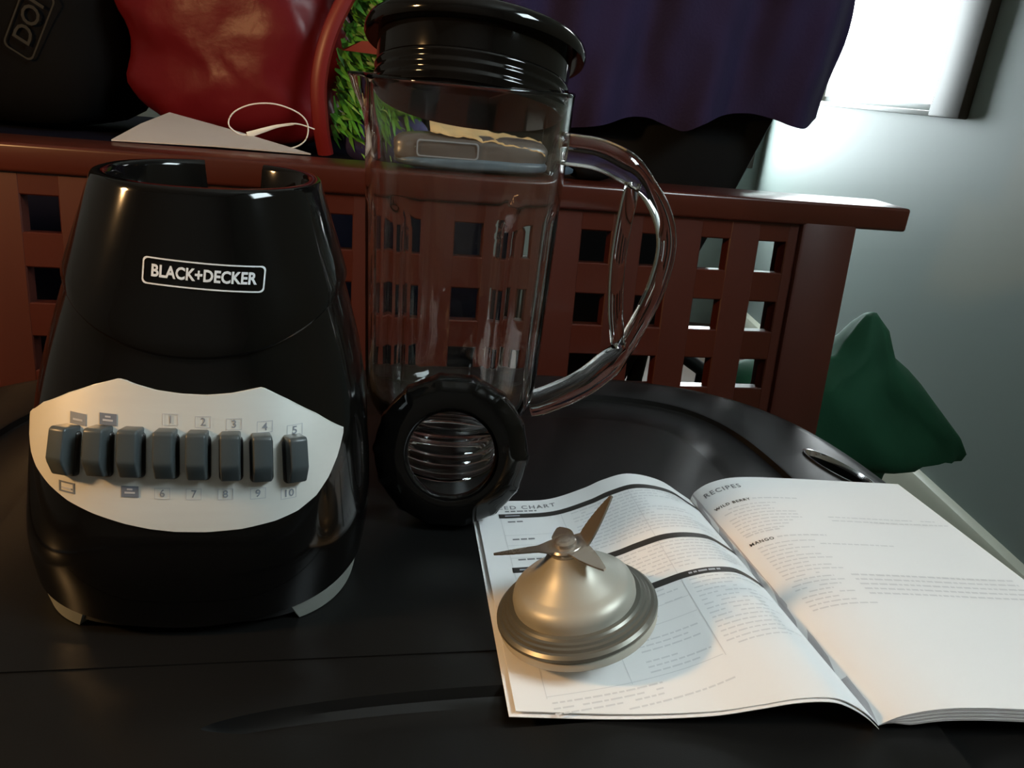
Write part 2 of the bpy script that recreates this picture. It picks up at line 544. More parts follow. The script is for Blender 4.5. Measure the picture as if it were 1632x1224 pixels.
finish(bm, 'base_plate', 'satin_black', base)
# wedge feet under the corners
for c in (219, 321, 45, 135):
    bm = bmesh.new()
    rings = []
    for z, o1, o2, sp in ((0.0, -.026, -.0045, 16), (0.0006, -.026, -.0035, 16.5), (.0190, -.026, .0002, 22), (.0215, -.026, -.0008, 22)):
        ts = [R(c - sp + 2 * sp * i / 16) for i in range(17)]
        pts = []
        for t in ts:
            x, y, _ = section(.012, t, o2); pts.append((x, y, z))
        for t in ts[::-1]:
            x, y, _ = section(.012, t, o1); pts.append((x, y, z))
        rings.append(pts)
    add_loft(bm, rings)
    finish(bm, 'foot', 'grey_rubber', base)
# jar socket: upper shell with a shield-shaped lower lip and a notched collar
def seam_z(t):
    x = section(.16, t)[0]
    if math.sin(t) < 0.15:
        return .1475 + min(1.2, ((x - .008) / .068) ** 2) * .0235
    return .1735
def collar_z(t):
    d = math.degrees(t) - 84
    return .2060 if abs(d) < 19 else .2255
NS = 216
TS = [2 * PI * i / NS for i in range(NS)]
bm = bmesh.new()
rings = [[section(seam_z(t) + .0012, t, -.001) for t in TS], [section(seam_z(t), t, .0010) for t in TS], [section(seam_z(t) + .0004, t, .0024) for t in TS], [section(seam_z(t) + .0018, t, .0031) for t in TS]]
K = 24
for i in range(1, K + 1):
    s = i / K
    rings.append([section(seam_z(t) + (collar_z(t) - .0012 - seam_z(t)) * (.08 + .92 * s), t, .0031 - .0014 * s) for t in TS])
rings.append([section(collar_z(t) - .0003, t, .0012) for t in TS])
rings.append([section(collar_z(t), t, .0002) for t in TS])
rings.append([section(collar_z(t), t, -.0035) for t in TS])
rings.append([section(collar_z(t) - .0004, t, -.0045) for t in TS])
def inner(z, t, k):
    x, y, _ = section(.226, t, k); return (x, y, z)
rings.append([inner(collar_z(t) - .003, t, -.0055) for t in TS])
rings.append([inner(.1985, t, -.0075) for t in TS])
rings.append([inner(.1975, t, -.016) for t in TS])
add_loft(bm, rings, cap0=False)
socket = finish(bm, 'jar_socket', 'gloss_black', base, smooth=42)
bm = bmesh.new()
add_lathe(bm, [(.014, .1972), (.014, .206), (.0125, .2075), (.0, .2075)][:3], 24, radius=lambda r, z, t: r * (1 + .10 * math.cos(6 * t)))
o = finish(bm, 'drive_coupling', 'rubber_dark', base); o.location = (.005, .008, 0)
# silver control panel following the front of the housing
ZHI = [(-.0800, .1060), (-.0685, .1168), (-.0529, .1263), (-.0399, .1325), (-.0277, .1368), (-.0240, .1362), (-.0203, .1349), (-.0102, .1325), (.0013, .1311),
       (.0128, .1307), (.0244, .1315), (.0331, .1330), (.0383, .1337), (.0420, .1316), (.0508, .1263), (.0645, .1168), (.0780, .1045)]
ZLO = [(-.0800, .1040), (-.0788, .0980), (-.0760, .0915), (-.0716, .0870), (-.0631, .0818), (-.0526, .0768), (-.0401, .0726), (-.0252, .0686), (-.0137, .0662), (-.002, .0647),
       (.0127, .0643), (.0291, .0652), (.0455, .0677), (.0561, .0708), (.0652, .0763), (.0713, .0839), (.0758, .0935), (.0780, .1025)]
def lin(tab, x):
    if x <= tab[0][0]: return tab[0][1]
    for p, q in zip(tab, tab[1:]):
        if x <= q[0]: return p[1] + (q[1] - p[1]) * (x - p[0]) / (q[0] - p[0])
    return tab[-1][1]
bm = bmesh.new()
NX, NZ = 110, 16
grid = []
for i in range(NX + 1):
    x = -.0800 + .1580 * i / NX
    lo, hi = lin(ZLO, x), lin(ZHI, x)
    col = [bm.verts.new((x, front(x, lo, -.0008), lo))]
    for j in range(NZ + 1):
        z = lo + (hi - lo) * j / NZ
        col.append(bm.verts.new((x, front(x, z, .0012), z)))
    col.append(bm.verts.new((x, front(x, hi, -.0008), hi)))
    grid.append(col)
for a, b in zip(grid, grid[1:]):
    for j in range(len(a) - 1):
        bm.faces.new((a[j], b[j], b[j + 1], a[j + 1]))
for e in (grid[0], grid[-1]):
    bm.faces.new(e)
panel = finish(bm, 'control_panel', 'silver_panel', base, smooth=40)
tag(panel, 'brushed silver control panel')
def on_front(x, z, off):
    e = .002
    p = Vector((x, front(x, z, 0), z))
    dx = Vector((2 * e, front(x + e, z) - front(x - e, z), 0))
    dz = Vector((0, front(x, z + e) - front(x, z - e), 2 * e))
    n = dx.cross(dz).normalized()
    if n.y > 0: n = -n
    return p + n * off, n, dx.normalized(), dz.normalized()
# push buttons
BTN = [(-.0503, .1013), (-.0347, .1032), (-.0203, .1037), (-.0050, .1034), (.0095, .1028), (.0243, .1020), (.0382, .1006), (.0531, .0980)]
def button_mesh():
    bm = bmesh.new()
    w = .0046
    prof = [(.0015, .0122), (-.0085, .0118), (-.0100, .0105), (-.0108, -.0035), (-.0100, -.0055), (-.0062, -.0118), (.0015, -.0122)]
    a = [bm.verts.new((-w, p[0], p[1])) for p in prof]
    b = [bm.verts.new((w, p[0], p[1])) for p in prof]
    bm.faces.new(a); bm.faces.new(b[::-1])
    for i in range(len(prof)):
        j = (i + 1) % len(prof)
        bm.faces.new((a[i], b[i], b[j], a[j]))
    bmesh.ops.recalc_face_normals(bm, faces=bm.faces[:])
    bmesh.ops.bevel(bm, geom=bm.edges[:], offset=.0021, segments=3, profile=.5, affect='EDGES', clamp_overlap=True)
    return bm
def well_mesh():
    bm = bmesh.new()
    add_box(bm, (-.0057, -.0032, -.0129), (.0057, .002, .0100), .0024, 3)
    return bm
b0 = w0 = None
for (x, z) in BTN:
    p, n, dx, dz = on_front(x, z, .0012)
    M = Matrix((( dx.x, -n.x, dz.x, p.x), (dx.y, -n.y, dz.y, p.y), (dx.z, -n.z, dz.z, p.z), (0, 0, 0, 1)))
    if b0 is None:
        b0 = finish(button_mesh(), 'button', 'button_grey', base, smooth=50)
        w0 = finish(well_mesh(), 'button_skirt', 'rubber_dark', b0, smooth=50)
        b0.matrix_local = M
        tag(b0, 'dark grey push button')
    else:
        b = b0.copy(); COL.objects.link(b); b.parent = base; b.matrix_local = M
        w = w0.copy(); COL.objects.link(w); w.parent = b
# printing on the panel
def print_panel(name, v, f, cx, cz, mat, off=.0015, parent=panel):
    return mapped(name, v, f, lambda x, y: tuple(on_front(cx + x, cz + y, off)[0]), mat, parent)
def numbered(txt, x, z):
    v, f = frame_cells(-.0036, .0036, -.0027, .0027, .00022, 4, 2)
    print_panel('number_frame', v, f, x, z, 'print_pale')
    v, f = text_mesh(txt, .0052, .00006)
    print_panel('number', v, f, x, z - .0001, 'print_grey')
for t, x, z in (('1', -.0036, .1190), ('2', .0113, .1180), ('3', .0255, .1168), ('4', .0396, .1147), ('5', .0535, .1113)):
    numbered(t, x, z)
for t, x, z in (('6', -.0075, .0838), ('7', .0070, .0834), ('8', .0217, .0831), ('9', .0368, .0825), ('10', .0511, .0806)):
    numbered(t, x, z)
for x, z, mode in ((-.0466, .1158, 0), (-.0321, .1176, 1), (-.0525, .0830, 2), (-.0223, .0844, 1)):
    if mode == 2:
        v, f = frame_cells(-.0040, .0040, -.0026, .0026, .0008, 4, 2)
    else:
        v, f = rect_cells(-.0040, .0040, -.0027, .0027, 4, 2)
    print_panel('button_label', v, f, x, z, 'print_slate' if mode else 'print_grey')
    v, f = rect_cells(-.0024, .0024, -.0009, .0000, 4, 1)
    if mode == 1: rect_cells(-.0013, .0013, .0008, .0016, 2, 1, v, f)
    print_panel('button_label_print', v, f, x, z, 'print_pale', .0017)
# maker's badge on the socket
def on_badge(x, y):
    a = R(-3.5)
    X, Z = .0112 + x * math.cos(a) - y * math.sin(a), .1855 + x * math.sin(a) + y * math.cos(a)
    return tuple(on_front(X, Z, .0034)[0])
v, f = text_mesh('BLACK+DECKER', .0068, .00022, 1.02)
w = max(q[0] for q in v) - min(q[0] for q in v)
v = [(q[0] * .0462 / w, q[1] * 1.12) for q in v]
mapped('badge_lettering', v, f, on_badge, 'print_white', socket)
# rounded badge outline
def round_rect(hw, hh, r, k=8):
    out = []
    for cx, cy, a0 in ((hw - r, hh - r, 0), (-hw + r, hh - r, 90), (-hw + r, -hh + r, 180), (hw - r, -hh + r, 270)):
        for i in range(k + 1):
            t = R(a0 + 90 * i / k)
            out.append((cx + r * math.cos(t), cy + r * math.sin(t)))
    # densify the long sides
    res = []
    for p, q in zip(out, out[1:] + out[:1]):
        d = math.dist(p, q); m = max(1, int(d / .003))
        for i in range(m):
            res.append((p[0] + (q[0] - p[0]) * i / m, p[1] + (q[1] - p[1]) * i / m))
    return res
o1 = round_rect(.0268, .0062, .0020)
o2 = [(x * (.0268 - .0007) / .0268, y * (.0062 - .0007) / .0062) for x, y in o1]
v = o1 + o2; n = len(o1)
f = [(i, (i + 1) % n, n + (i + 1) % n, n + i) for i in range(n)]
mapped('badge_outline', v, f, on_badge, 'print_white', socket)

# ------------------------------------------------------------------ glass jar
JX, JY = -0.047, 0.560
jar = empty('blender_jar', (JX, JY, TABLE_Z))
tag(jar, 'clear glass blender jar with pouring lip and looped handle, standing on its threaded neck', 'jar')
FLUTES = [R(a) for a in (-58, -122, 58, 122, -20, 200)]
def angd(a, b):
    return (a - b + PI) % (2 * PI) - PI
def sstep(a, b, x):
    t = max(0, min(1, (x - a) / (b - a))); return t * t * (3 - 2 * t)
def jar_r(r, z, t):
    if z > .052:
        g = sstep(.055, .085, z) * (1 - sstep(.196, .204, z))
        for q in FLUTES:
            r -= .0042 * g * math.exp(-(angd(t, q) / .085) ** 2)
        s = sstep(.235, .2817, z)
        r += .0125 * s * s * math.exp(-(angd(t, PI) / .17) ** 2)
    return r
outer = [(.0385, .0), (.0395, .0008)]
for i in range(25):                                  # screw thread ridges on the neck
    z = .002 + .026 * i / 24
    outer.append((.0392 + .0017 * max(0, math.sin(z / .0072 * 2 * PI)) ** 1.5, z))
outer += [(.0392, .031), (.0405, .0335), (.0450, .0365), (.0515, .0405), (.0570, .0465), (.0612, .0545), (.0636, .063), (.0650, .075)]
for i in range(1, 31):
    z = .075 + (.279 - .075) * i / 30
    outer.append((.0650 + (.0700 - .0650) * (i / 30), z))
outer += [(.0705, .2800), (.0704, .2812), (.0696, .2818), (.0684, .2818), (.0674, .2811)]
inner_p = []
for i in range(0, 31):
    z = .279 - (.279 - .078) * i / 30
    inner_p.append((.0664 - (.0664 - .0615) * (i / 30), z))
inner_p += [(.0600, .067), (.0570, .0575), (.0515, .0495), (.0445, .0440), (.0385, .0405), (.0350, .0370), (.0340, .0320), (.0340, .0010), (.0346, .0)]
bm = bmesh.new()
add_lathe(bm, outer + inner_p, 192, jar_r, closed_profile=True)
finish(bm, 'glass_body', 'glass', jar, smooth=60)
hp = [(.0221, .2454), (.0461, .2436), (.0702, .2333), (.0900, .2129), (.0996, .1873), (.0971, .1548), (.0868, .1225), (.0772, .1017), (.0543, .0763), (.0272, .0592), (.0150, .0545)]
path = catmull([(x - JX, 0, z) for x, z in hp], 8)
def hr(t):
    # thicker arms near the body, slimmer grip
    g = sstep(.16, .26, t) * (1 - sstep(.66, .74, t))
    return .0088 - .0030 * g
bm = bmesh.new(); add_tube(bm, path, hr, 20, flat=(1.25, 1.0), side=(0, 1, 0))
finish(bm, 'handle', 'glass', jar, smooth=60)
sp = catmull([(x - JX, 0, z) for x, z in [(.0700, .2285), (.0675, .2000), (.0672, .1700), (.0705, .1350), (.0765, .1080)]], 8)
bm = bmesh.new(); add_tube(bm, sp, .0048, 16, flat=(1.2, 1.0), side=(0, 1, 0))
finish(bm, 'handle_strut', 'glass', jar, smooth=60)

# ------------------------------------------------------------------ jar lid, propped at a tilt in the rim
lid = empty('jar_lid', (JX + .001, JY + .004, TABLE_Z + .3012), (R(-15.5), R(1.5), 0))
tag(lid, 'black jar lid with sealing ridges, tilted in the mouth of the glass jar', 'lid')
bm = bmesh.new()
pr = [(.050, -.0370), (.0612, -.0370), (.0632, -.0355)]
for i in range(3):
    z = -.0318 + i * .0062
    pr += [(.0634, z - .0024), (.0646, z - .0004), (.0646, z + .0008), (.0634, z + .0026)]
pr += [(.0636, -.0145), (.0642, -.0040), (.0642, .001)]
add_lathe(bm, pr, 128)
finish(bm, 'plug', 'gloss_black', lid, smooth=35)
bm = bmesh.new()
add_lathe(bm, [(.0600, .0000), (.0690, -.0012), (.0722, -.0010), (.0734, .0012), (.0732, .0050), (.0715, .0085), (.0670, .0110), (.0560, .0135), (.0380, .0150), (.030, .0150)], 128)
finish(bm, 'flange', 'gloss_black', lid, smooth=50)
bm = bmesh.new()
add_lathe(bm, [(.026, .0140), (.026, .0220), (.0245, .0245), (.010, .0255)], 64)
finish(bm, 'filler_cap', 'gloss_black', lid, smooth=40)

# ------------------------------------------------------------------ locking ring leaning on the jar
bm = bmesh.new()
rp = [(a * 1.04, b) for a, b in [(.0275, .0085), (.0278, .0035), (.0300, .0006), (.0340, .0), (.0420, .0016), (.0468, .0042), (.0488, .0085), (.0490, .0235), (.0478, .0250), (.0440, .0250), (.0432, .0235), (.0428, .0105), (.0400, .0095), (.0300, .0095)]]
def ring_r(r, z, t):
    if r > .0460 and z > .003:
        r += .0013 * max(0, math.cos(14 * t)) ** 2
    return r
add_lathe(bm, rp, 192, ring_r, closed_profile=True)
ring = finish(bm, 'locking_ring', 'gloss_black', None, smooth=40)
tag(ring, 'black plastic jar locking ring propped upright against the glass jar', 'ring')
# local +z points away from the camera; lean back and turn to face the camera
rot = Euler((R(-90 - 12), 0, R(4))).to_matrix()
for vtx in ring.data.vertices: vtx.co.y = vtx.co.y
rm = rot.to_4x4()
zmin = min((rot @ q.co).z for q in ring.data.vertices)
ring.matrix_world = Matrix.Translation((-.0350, .4580, TABLE_Z - zmin)) @ rm

# ------------------------------------------------------------------ open instruction booklet
LN = [(.0176, .2966, .0035), (.0721, .3009, .0045), (.1150, .3043, .0085), (.1380, .3061, .0140), (.1560, .3075, .0188), (.1734, .3089, .0200), (.1842, .3098, .0160), (.1938, .3105, .0098), (.2003, .3110, .0040)]
LF = [(-.0185, .4940, .0025), (.0067, .4982, .0028), (.0350, .5037, .0045), (.0597, .5084, .0138), (.0727, .5109, .0208), (.0907, .5144, .0262), (.1154, .5191, .0210), (.1350, .5229, .0090), (.1427, .5244, .0040)]
RN = [(.2003, .3110, .0040), (.2119, .3125, .0102), (.2308, .3149, .0144), (.2508, .3174, .0153), (.2761, .3206, .0145), (.3100, .3250, .0125), (.3460, .3295, .0105), (.3820, .3340, .0090)]
RF = [(.1427, .5244, .0040), (.1445, .5249, .0104), (.1551, .5278, .0181), (.1745, .5332, .0222), (.2166, .5448, .0200), (.2721, .5601, .0150), (.3000, .5680, .0125), (.3194, .5735, .0108)]
def arc_curve(pts, u):
    L = [0]
    for a, b in zip(pts, pts[1:]): L.append(L[-1] + math.dist(a, b))
    s = u * L[-1]; i = 0
    while i < len(pts) - 2 and L[i + 1] < s: i += 1
    d = L[i + 1] - L[i]; t = (s - L[i]) / d
    m = len(pts) - 1
    p0 = pts[max(i - 1, 0)]; p1 = pts[i]; p2 = pts[i + 1]; p3 = pts[min(i + 2, m)]
    o = []
    for k in range(3):
        m1 = (p2[k] - p0[k]) / (L[i + 1] - L[max(i - 1, 0)]) * d
        m2 = (p3[k] - p1[k]) / (L[min(i + 2, m)] - L[i]) * d
        o.append((2 * t ** 3 - 3 * t * t + 1) * p1[k] + (t ** 3 - 2 * t * t + t) * m1 + (-2 * t ** 3 + 3 * t * t) * p2[k] + (t ** 3 - t * t) * m2)
    return Vector(o)
def page(side, u, v, off=0.0):
    u = max(0, min(1, u))
    a = arc_curve(LN if side == 'L' else RN, u); b = arc_curve(LF if side == 'L' else RF, u)
    p = a + (b - a) * v
    if off:
        e = .004
        u0, u1 = max(0, u - e), min(1, u + e)
        du = (arc_curve(LN if side == 'L' else RN, u1) * (1 - v) + arc_curve(LF if side == 'L' else RF, u1) * v) \
            - (arc_curve(LN if side == 'L' else RN, u0) * (1 - v) + arc_curve(LF if side == 'L' else RF, u0) * v)
        n = du.cross(b - a).normalized()
        p = p + n * off
    return p
book = empty('instruction_booklet', (0.17, 0.42, TABLE_Z))
tag(book, 'open white instruction booklet with arched pages lying on the black table', 'book')
bpos = Vector((0.17, 0.42, TABLE_Z))
def sheet(name, side, t0, t1, parent, mat='paper', nu=56, nv=14, squash=None):
    bm = bmesh.new()
    def pt(u, v, o):
        p = page(side, u, v)
        if squash: p = squash(p, u, v)
        return p + Vector((0, 0, o)) - bpos
    topv = [[bm.verts.new(pt(i / nu, j / nv, t1)) for j in range(nv + 1)] for i in range(nu + 1)]
    botv = [[bm.verts.new(pt(i / nu, j / nv, t0)) for j in range(nv + 1)] for i in range(nu + 1)]
    for i in range(nu):
        for j in range(nv):
            bm.faces.new((topv[i][j], topv[i + 1][j], topv[i + 1][j + 1], topv[i][j + 1]))
            bm.faces.new((botv[i][j], botv[i][j + 1], botv[i + 1][j + 1], botv[i + 1][j]))
    for i in range(nu):
        bm.faces.new((topv[i][0], botv[i][0], botv[i + 1][0], topv[i + 1][0]))
        bm.faces.new((topv[i][nv], topv[i + 1][nv], botv[i + 1][nv], botv[i][nv]))
    for j in range(nv):
        bm.faces.new((topv[0][j], topv[0][j + 1], botv[0][j + 1], botv[0][j]))
        bm.faces.new((topv[nu][j], botv[nu][j], botv[nu][j + 1], topv[nu][j + 1]))
    return finish(bm, name, mat, parent, smooth=50)
left = sheet('page', 'L', -.0005, 0.0, book)
tag(left, 'left page headed speed chart')
right = sheet('page', 'R', -.0005, 0.0, book)
tag(right, 'right page headed recipes')
def under(dz, dx):
    def f(p, u, v):
        return Vector((p.x + dx * (1 - u), p.y - .0015 * (1 - v) * abs(dx) / .003, max(.0006, p.z - dz - .0012 * (1 - u))))
    return f
sheet('page', 'L', -.0004, 0.0, book, squash=under(.0012, -.003))
def under_r(dz):
    def f(p, u, v):
        return Vector((p.x, p.y, max(.0006 + .0002 * dz / .001, p.z - dz * sstep(0.0, .12, u))))
    return f
for k in range(1, 8):
    sheet('page', 'R', -.0007, 0.0, book, 'paper_edge' if k % 2 else 'paper', 40, 6, squash=under_r(.0011 * k))
# printing
def skew(u, v):
    return v + (.04 + .22 * (.93 - v)) * (u - .5)
def put_print(name, side, v, f, mat, parent, off=.00025):
    sk = skew if side == 'L' else (lambda u, w: w)
    o = mapped(name, v, f, lambda u, w: tuple(page(side, u, sk(u, w), off) - bpos), mat, parent)
    if name in ('print_lines', 'bar_print', 'table_rule'): o['kind'] = 'stuff'
    return o
def letters(name, side, txt, u, v, hu, mat, parent, width, bold=.0):
    """lettering set at page position (u, v): left edge u, baseline centre v, width in u."""
    vv, ff = text_mesh(txt, 1.0, bold, 1.25)
    x0 = min(q[0] for q in vv); x1 = max(q[0] for q in vv)
    pts = [(u + (q[0] - x0) / (x1 - x0) * width, v + q[1] * hu) for q in vv]
    return put_print(name, side, pts, ff, mat, parent)
V, F = [], []
for v0, u0 in ((.912, .085), (.622, .085), (.440, .085)):
    V, F = rect_cells(u0, .995, v0 - .0125, v0 + .0125, 60, 1)
    put_print('printed_bar', 'L', V, F, 'ink_dark', left)
V, F = [], []
for u in (.088, .335, .625):
    rect_cells(u, u + .0022, .13, .90, 1, 24, V, F)
for v0 in (.80, .745, .705, .68, .585, .545, .50, .36, .30, .135):
    rect_cells(.088, .335 if v0 > .4 else .62, v0, v0 + .0022, 30, 1, V, F)
put_print('table_rule', 'L', V, F, 'ink_light', left, .0002)
letters('heading', 'L', 'SPEED CHART', .045, .962, .030, 'ink_mid', left, .285, .015)
rng = random.Random(3)
def words(u0, u1, v, h, V, F, fill=.86, dash=(.012, .034)):
    u = u0
    while u < u1:
        w = rng.uniform(*dash)
        if u + w > u1: w = u1 - u
        if w > .004 and rng.random() < fill + .1:
            rect_cells(u, u + w, v - h / 2, v + h / 2, max(1, int(w / .02)), 1, V, F)
        u += w + .0055
V, F = [], []
for v0, w in ((.940, .13), (.878, .06), (.778, .085), (.722, .08), (.672, .09), (.595, .06), (.560, .085), (.52, .04)):
    words(.115, .115 + w, v0, .0075, V, F, 1.0)
put_print('print_lines', 'L', V, F, 'ink_mid', left)
V, F = [], []
v0 = .885
while v0 > .66:
    words(.375, .375 + rng.choice((.50, .55, .46, .30)), v0, .0048, V, F); v0 -= .0165
v0 = .595
while v0 > .47:
    words(.375, .375 + rng.choice((.52, .56, .48, .33)), v0, .0048, V, F); v0 -= .0165
v0 = .415
while v0 > .15:
    words(.65, .65 + rng.choice((.27, .29, .22, .15)), v0, .0048, V, F)
    if rng.random() < .6: words(.40, .40 + rng.choice((.2, .16, .1)), v0, .0048, V, F)
    v0 -= .0175
for v0 in (.115, .098, .082): words(.10, .42, v0, .005, V, F)
words(.30, .62, .06, .005, V, F)
put_print('print_lines', 'L', V, F, 'ink_light', left)
V, F = [], []
rect_cells(.11, .17, .909, .915, 4, 1, V, F); rect_cells(.11, .16, .619, .625, 4, 1, V, F)
rect_cells(.36, .39, .437, .444, 3, 1, V, F); words(.66, .78, .441, .007, V, F, 1.0)
put_print('bar_print', 'L', V, F, 'print_pale', left, .0004)
letters('heading', 'R', 'RECIPES', .055, .948, .030, 'ink_mid', right, .150, .015)
letters('heading', 'R', 'WILD BERRY', .050, .868, .017, 'ink_dark', right, .145, .02)
letters('heading', 'R', 'MANGO', .062, .662, .017, 'ink_dark', right, .090, .02)
V, F = [], []
words(.205, .42, .870, .006, V, F); words(.165, .36, .664, .006, V, F)
v0 = .842
while v0 > .71:
    words(.065, .065 + rng.choice((.16, .22, .19, .27)), v0, .0048, V, F); v0 -= .0165
words(.45, .93, .765, .005, V, F); words(.45, .97, .745, .005, V, F); words(.07, .2, .70, .006, V, F)
v0 = .637
while v0 > .35:
    words(.075, .075 + rng.choice((.16, .22, .19, .12)), v0, .0048, V, F); v0 -= .0165
words(.30, .60, .62, .005, V, F)
for v0 in (.475, .455, .435, .415, .395): words(.30, .94, v0, .0065, V, F, 1.0)
put_print('print_lines', 'R', V, F, 'ink_light', right)

# ------------------------------------------------------------------ blade assembly on the left page
AX, AY, AZ = .0490, .3560, .0062
agi = empty('blade_assembly', (AX, AY, AZ + .0100), (R(0.0), R(-15.0), 0))
bm = bmesh.new()
add_lathe(bm, [(.006, -.0095), (.0105, -.0095), (.0115, -.0085), (.0115, .001)], 24)
finish(bm, 'drive_stub', 'rubber_dark', agi)
tag(agi, 'steel blender blade assembly with conical hub standing on the left page', 'blade assembly')
bm = bmesh.new()
add_lathe(bm, [(.030, .0), (.0412, .0), (.0432, .0010), (.0436, .0030), (.0430, .0052), (.0405, .0060), (.030, .0062)], 96)
finish(bm, 'gasket', 'gasket', agi, smooth=40)
bm = bmesh.new()
add_lathe(bm, [(.0300, .0058), (.0432, .0060), (.0442, .0072), (.0440, .0088), (.0424, .0102), (.0408, .0104), (.0402, .0118), (.0388, .0122), (.0382, .0134), (.0368, .0138), (.0358, .0150), (.030, .0152)], 96)
finish(bm, 'flange', 'flange_metal', agi, smooth=30)
bm = bmesh.new()
add_lathe(bm, [(.0334, .0135), (.0334, .0188), (.0322, .0222), (.0292, .0248), (.0264, .0262), (.0255, .0270), (.0202, .0308), (.0158, .0350), (.0124, .0395), (.0102, .0430), (.0090, .0446), (.0060, .0450)], 96)
finish(bm, 'cone', 'agitator_metal', agi, smooth=40)
bm = bmesh.new()
add_lathe(bm, [(.0092, .0432), (.0098, .0445), (.0098, .0470), (.0090, .0480), (.0062, .0482), (.0058, .0500), (.0045, .0508), (.002, .0510)], 32)
finish(bm, 'hub_nut', 'steel', agi, smooth=30)
def blade(az, rise, length, width, twist, serrated, z0=.0478, bend=.010):
    """thin blade: flat root, then bent by rise degrees."""
    bm = bmesh.new()
    top_, bot_ = [], []
    n = 26
    pts_l, pts_r = [], []
    for i in range(n + 1):
        s = length * i / n
        if s < bend:
            x, z = s, 0.0
        else:
            x = bend + (s - bend) * math.cos(R(rise)); z = (s - bend) * math.sin(R(rise))
        k = i / n
        w = width * (1.0 if k < .35 else (1.0 - .85 * ((k - .35) / .65) ** 1.6))
        wl = w + (.0006 * (i % 2) if serrated and .3 < k < .95 else 0)
        tw = R(twist) * sstep(bend * .6, bend * 1.6, s)
        nx, nz = -math.sin(R(rise)) * (s >= bend), math.cos(R(rise)) if s >= bend else 1
        for lst, wy in ((pts_l, wl * .5), (pts_r, -w * .5)):
            lst.append(Vector((x + nx * wy * math.sin(tw), wy * math.cos(tw), z + nz * wy * math.sin(tw))))
    th = Vector((0, 0, .0011)) if rise < 45 else Vector((-.0011, 0, .0002))
    A = [bm.verts.new(p) for p in pts_l]; B = [bm.verts.new(p) for p in pts_r]
    A2 = [bm.verts.new(p - th) for p in pts_l]; B2 = [bm.verts.new(p - th) for p in pts_r]
    for i in range(n):
        bm.faces.new((A[i], B[i], B[i + 1], A[i + 1])); bm.faces.new((A2[i], A2[i + 1], B2[i + 1], B2[i]))
        bm.faces.new((A[i], A[i + 1], A2[i + 1], A2[i])); bm.faces.new((B[i], B2[i], B2[i + 1], B[i + 1]))
    bm.faces.new((A[0], A2[0], B2[0], B[0])); bm.faces.new((A[n], B[n], B2[n], A2[n]))
    o = finish(bm, 'blade', 'steel', agi, smooth=30)
    o.location = (0, 0, z0); o.rotation_euler = (0, 0, R(az))
    return o
blade(14, 50, .0375, .0135, 0, True)
blade(184, 3, .0385, .0130, 20, True)
blade(-44, -20, .0270, .0125, 0, False)
blade(100, -15, .0240, .0120, -10, False)

# ------------------------------------------------------------------ things behind and on the bench
def lump(name, mat, parent, center, size, n=(3.0, 3.0), amp=.04, freq=6.0, seed=0, nu=56, nv=28, shape=None):
    bm = bmesh.new()
    rings = []
    for j in range(1, nv):
        ph = -PI / 2 + PI * j / nv
        ring = []
        for i in range(nu):
            t = 2 * PI * i / nu
            c, s = math.cos(ph), math.sin(ph)
            k = (abs(c) ** n[1] + abs(s) ** n[1]) ** (-1 / n[1])
            rad, zz = k * c, k * s
            x, y = sup(1, 1, n[0], t)
            p = Vector((x * rad, y * rad, zz))
            d = 1 + amp * noise.fractal(p * freq * .5 + Vector((seed, seed * 2, 0)), .9, 2.1, 4)
            q = Vector((p.x * size[0] * d, p.y * size[1] * d, p.z * size[2] * (1 + .4 * (d - 1))))
            if shape: q = shape(q, p)
            ring.append(tuple(q + Vector(center)))
        rings.append(ring)
    add_loft(bm, rings)
    return finish(bm, name, mat, parent, smooth=60)

# dark storage chest
chest = empty('storage_chest', (-.45, 1.20, FLOOR_Z), (0, 0, BYAW))
tag(chest, 'dark navy cloth-covered storage chest seen through the bench lattice', 'chest')
CH = .150 - FLOOR_Z
box('chest_body', (-.62, -.10, 0), (.44, .40, CH - .05), 'navy_cloth', chest, .02, 3)
box('chest_lid', (-.63, -.11, CH - .048), (.45, .41, CH), 'navy_cloth', chest, .015, 3)

# black bag with faded lettering
bag = lump('black_bag', 'black_fabric', None, (0, 0, .20), (.215, .13, .205), (4.5, 5.0), .03, 4, 2)
bag.location = (-.815, 1.25, .158)
tag(bag, 'black fabric bag with faded boxed lettering at the upper left', 'bag')
def on_bag(x, y):
    a = R(62)
    X = .132 + x * math.cos(a) - y * math.sin(a); Z = .1365 + x * math.sin(a) + y * math.cos(a)
    return (X, -.1330 - .001, Z)
v, f = text_mesh('DOI', .034, .0004, 1.0)
lt = mapped('bag_lettering', [(q[0], q[1]) for q in v], f, on_bag, 'faded_print', bag)
v = round_rect(.046, .021, .008); n = len(v)
v2 = [(x * .95, y * .90) for x, y in v]
lo = mapped('bag_lettering_frame', v + v2, [(i, (i + 1) % n, n + (i + 1) % n, n + i) for i in range(n)], on_bag, 'faded_print', bag)

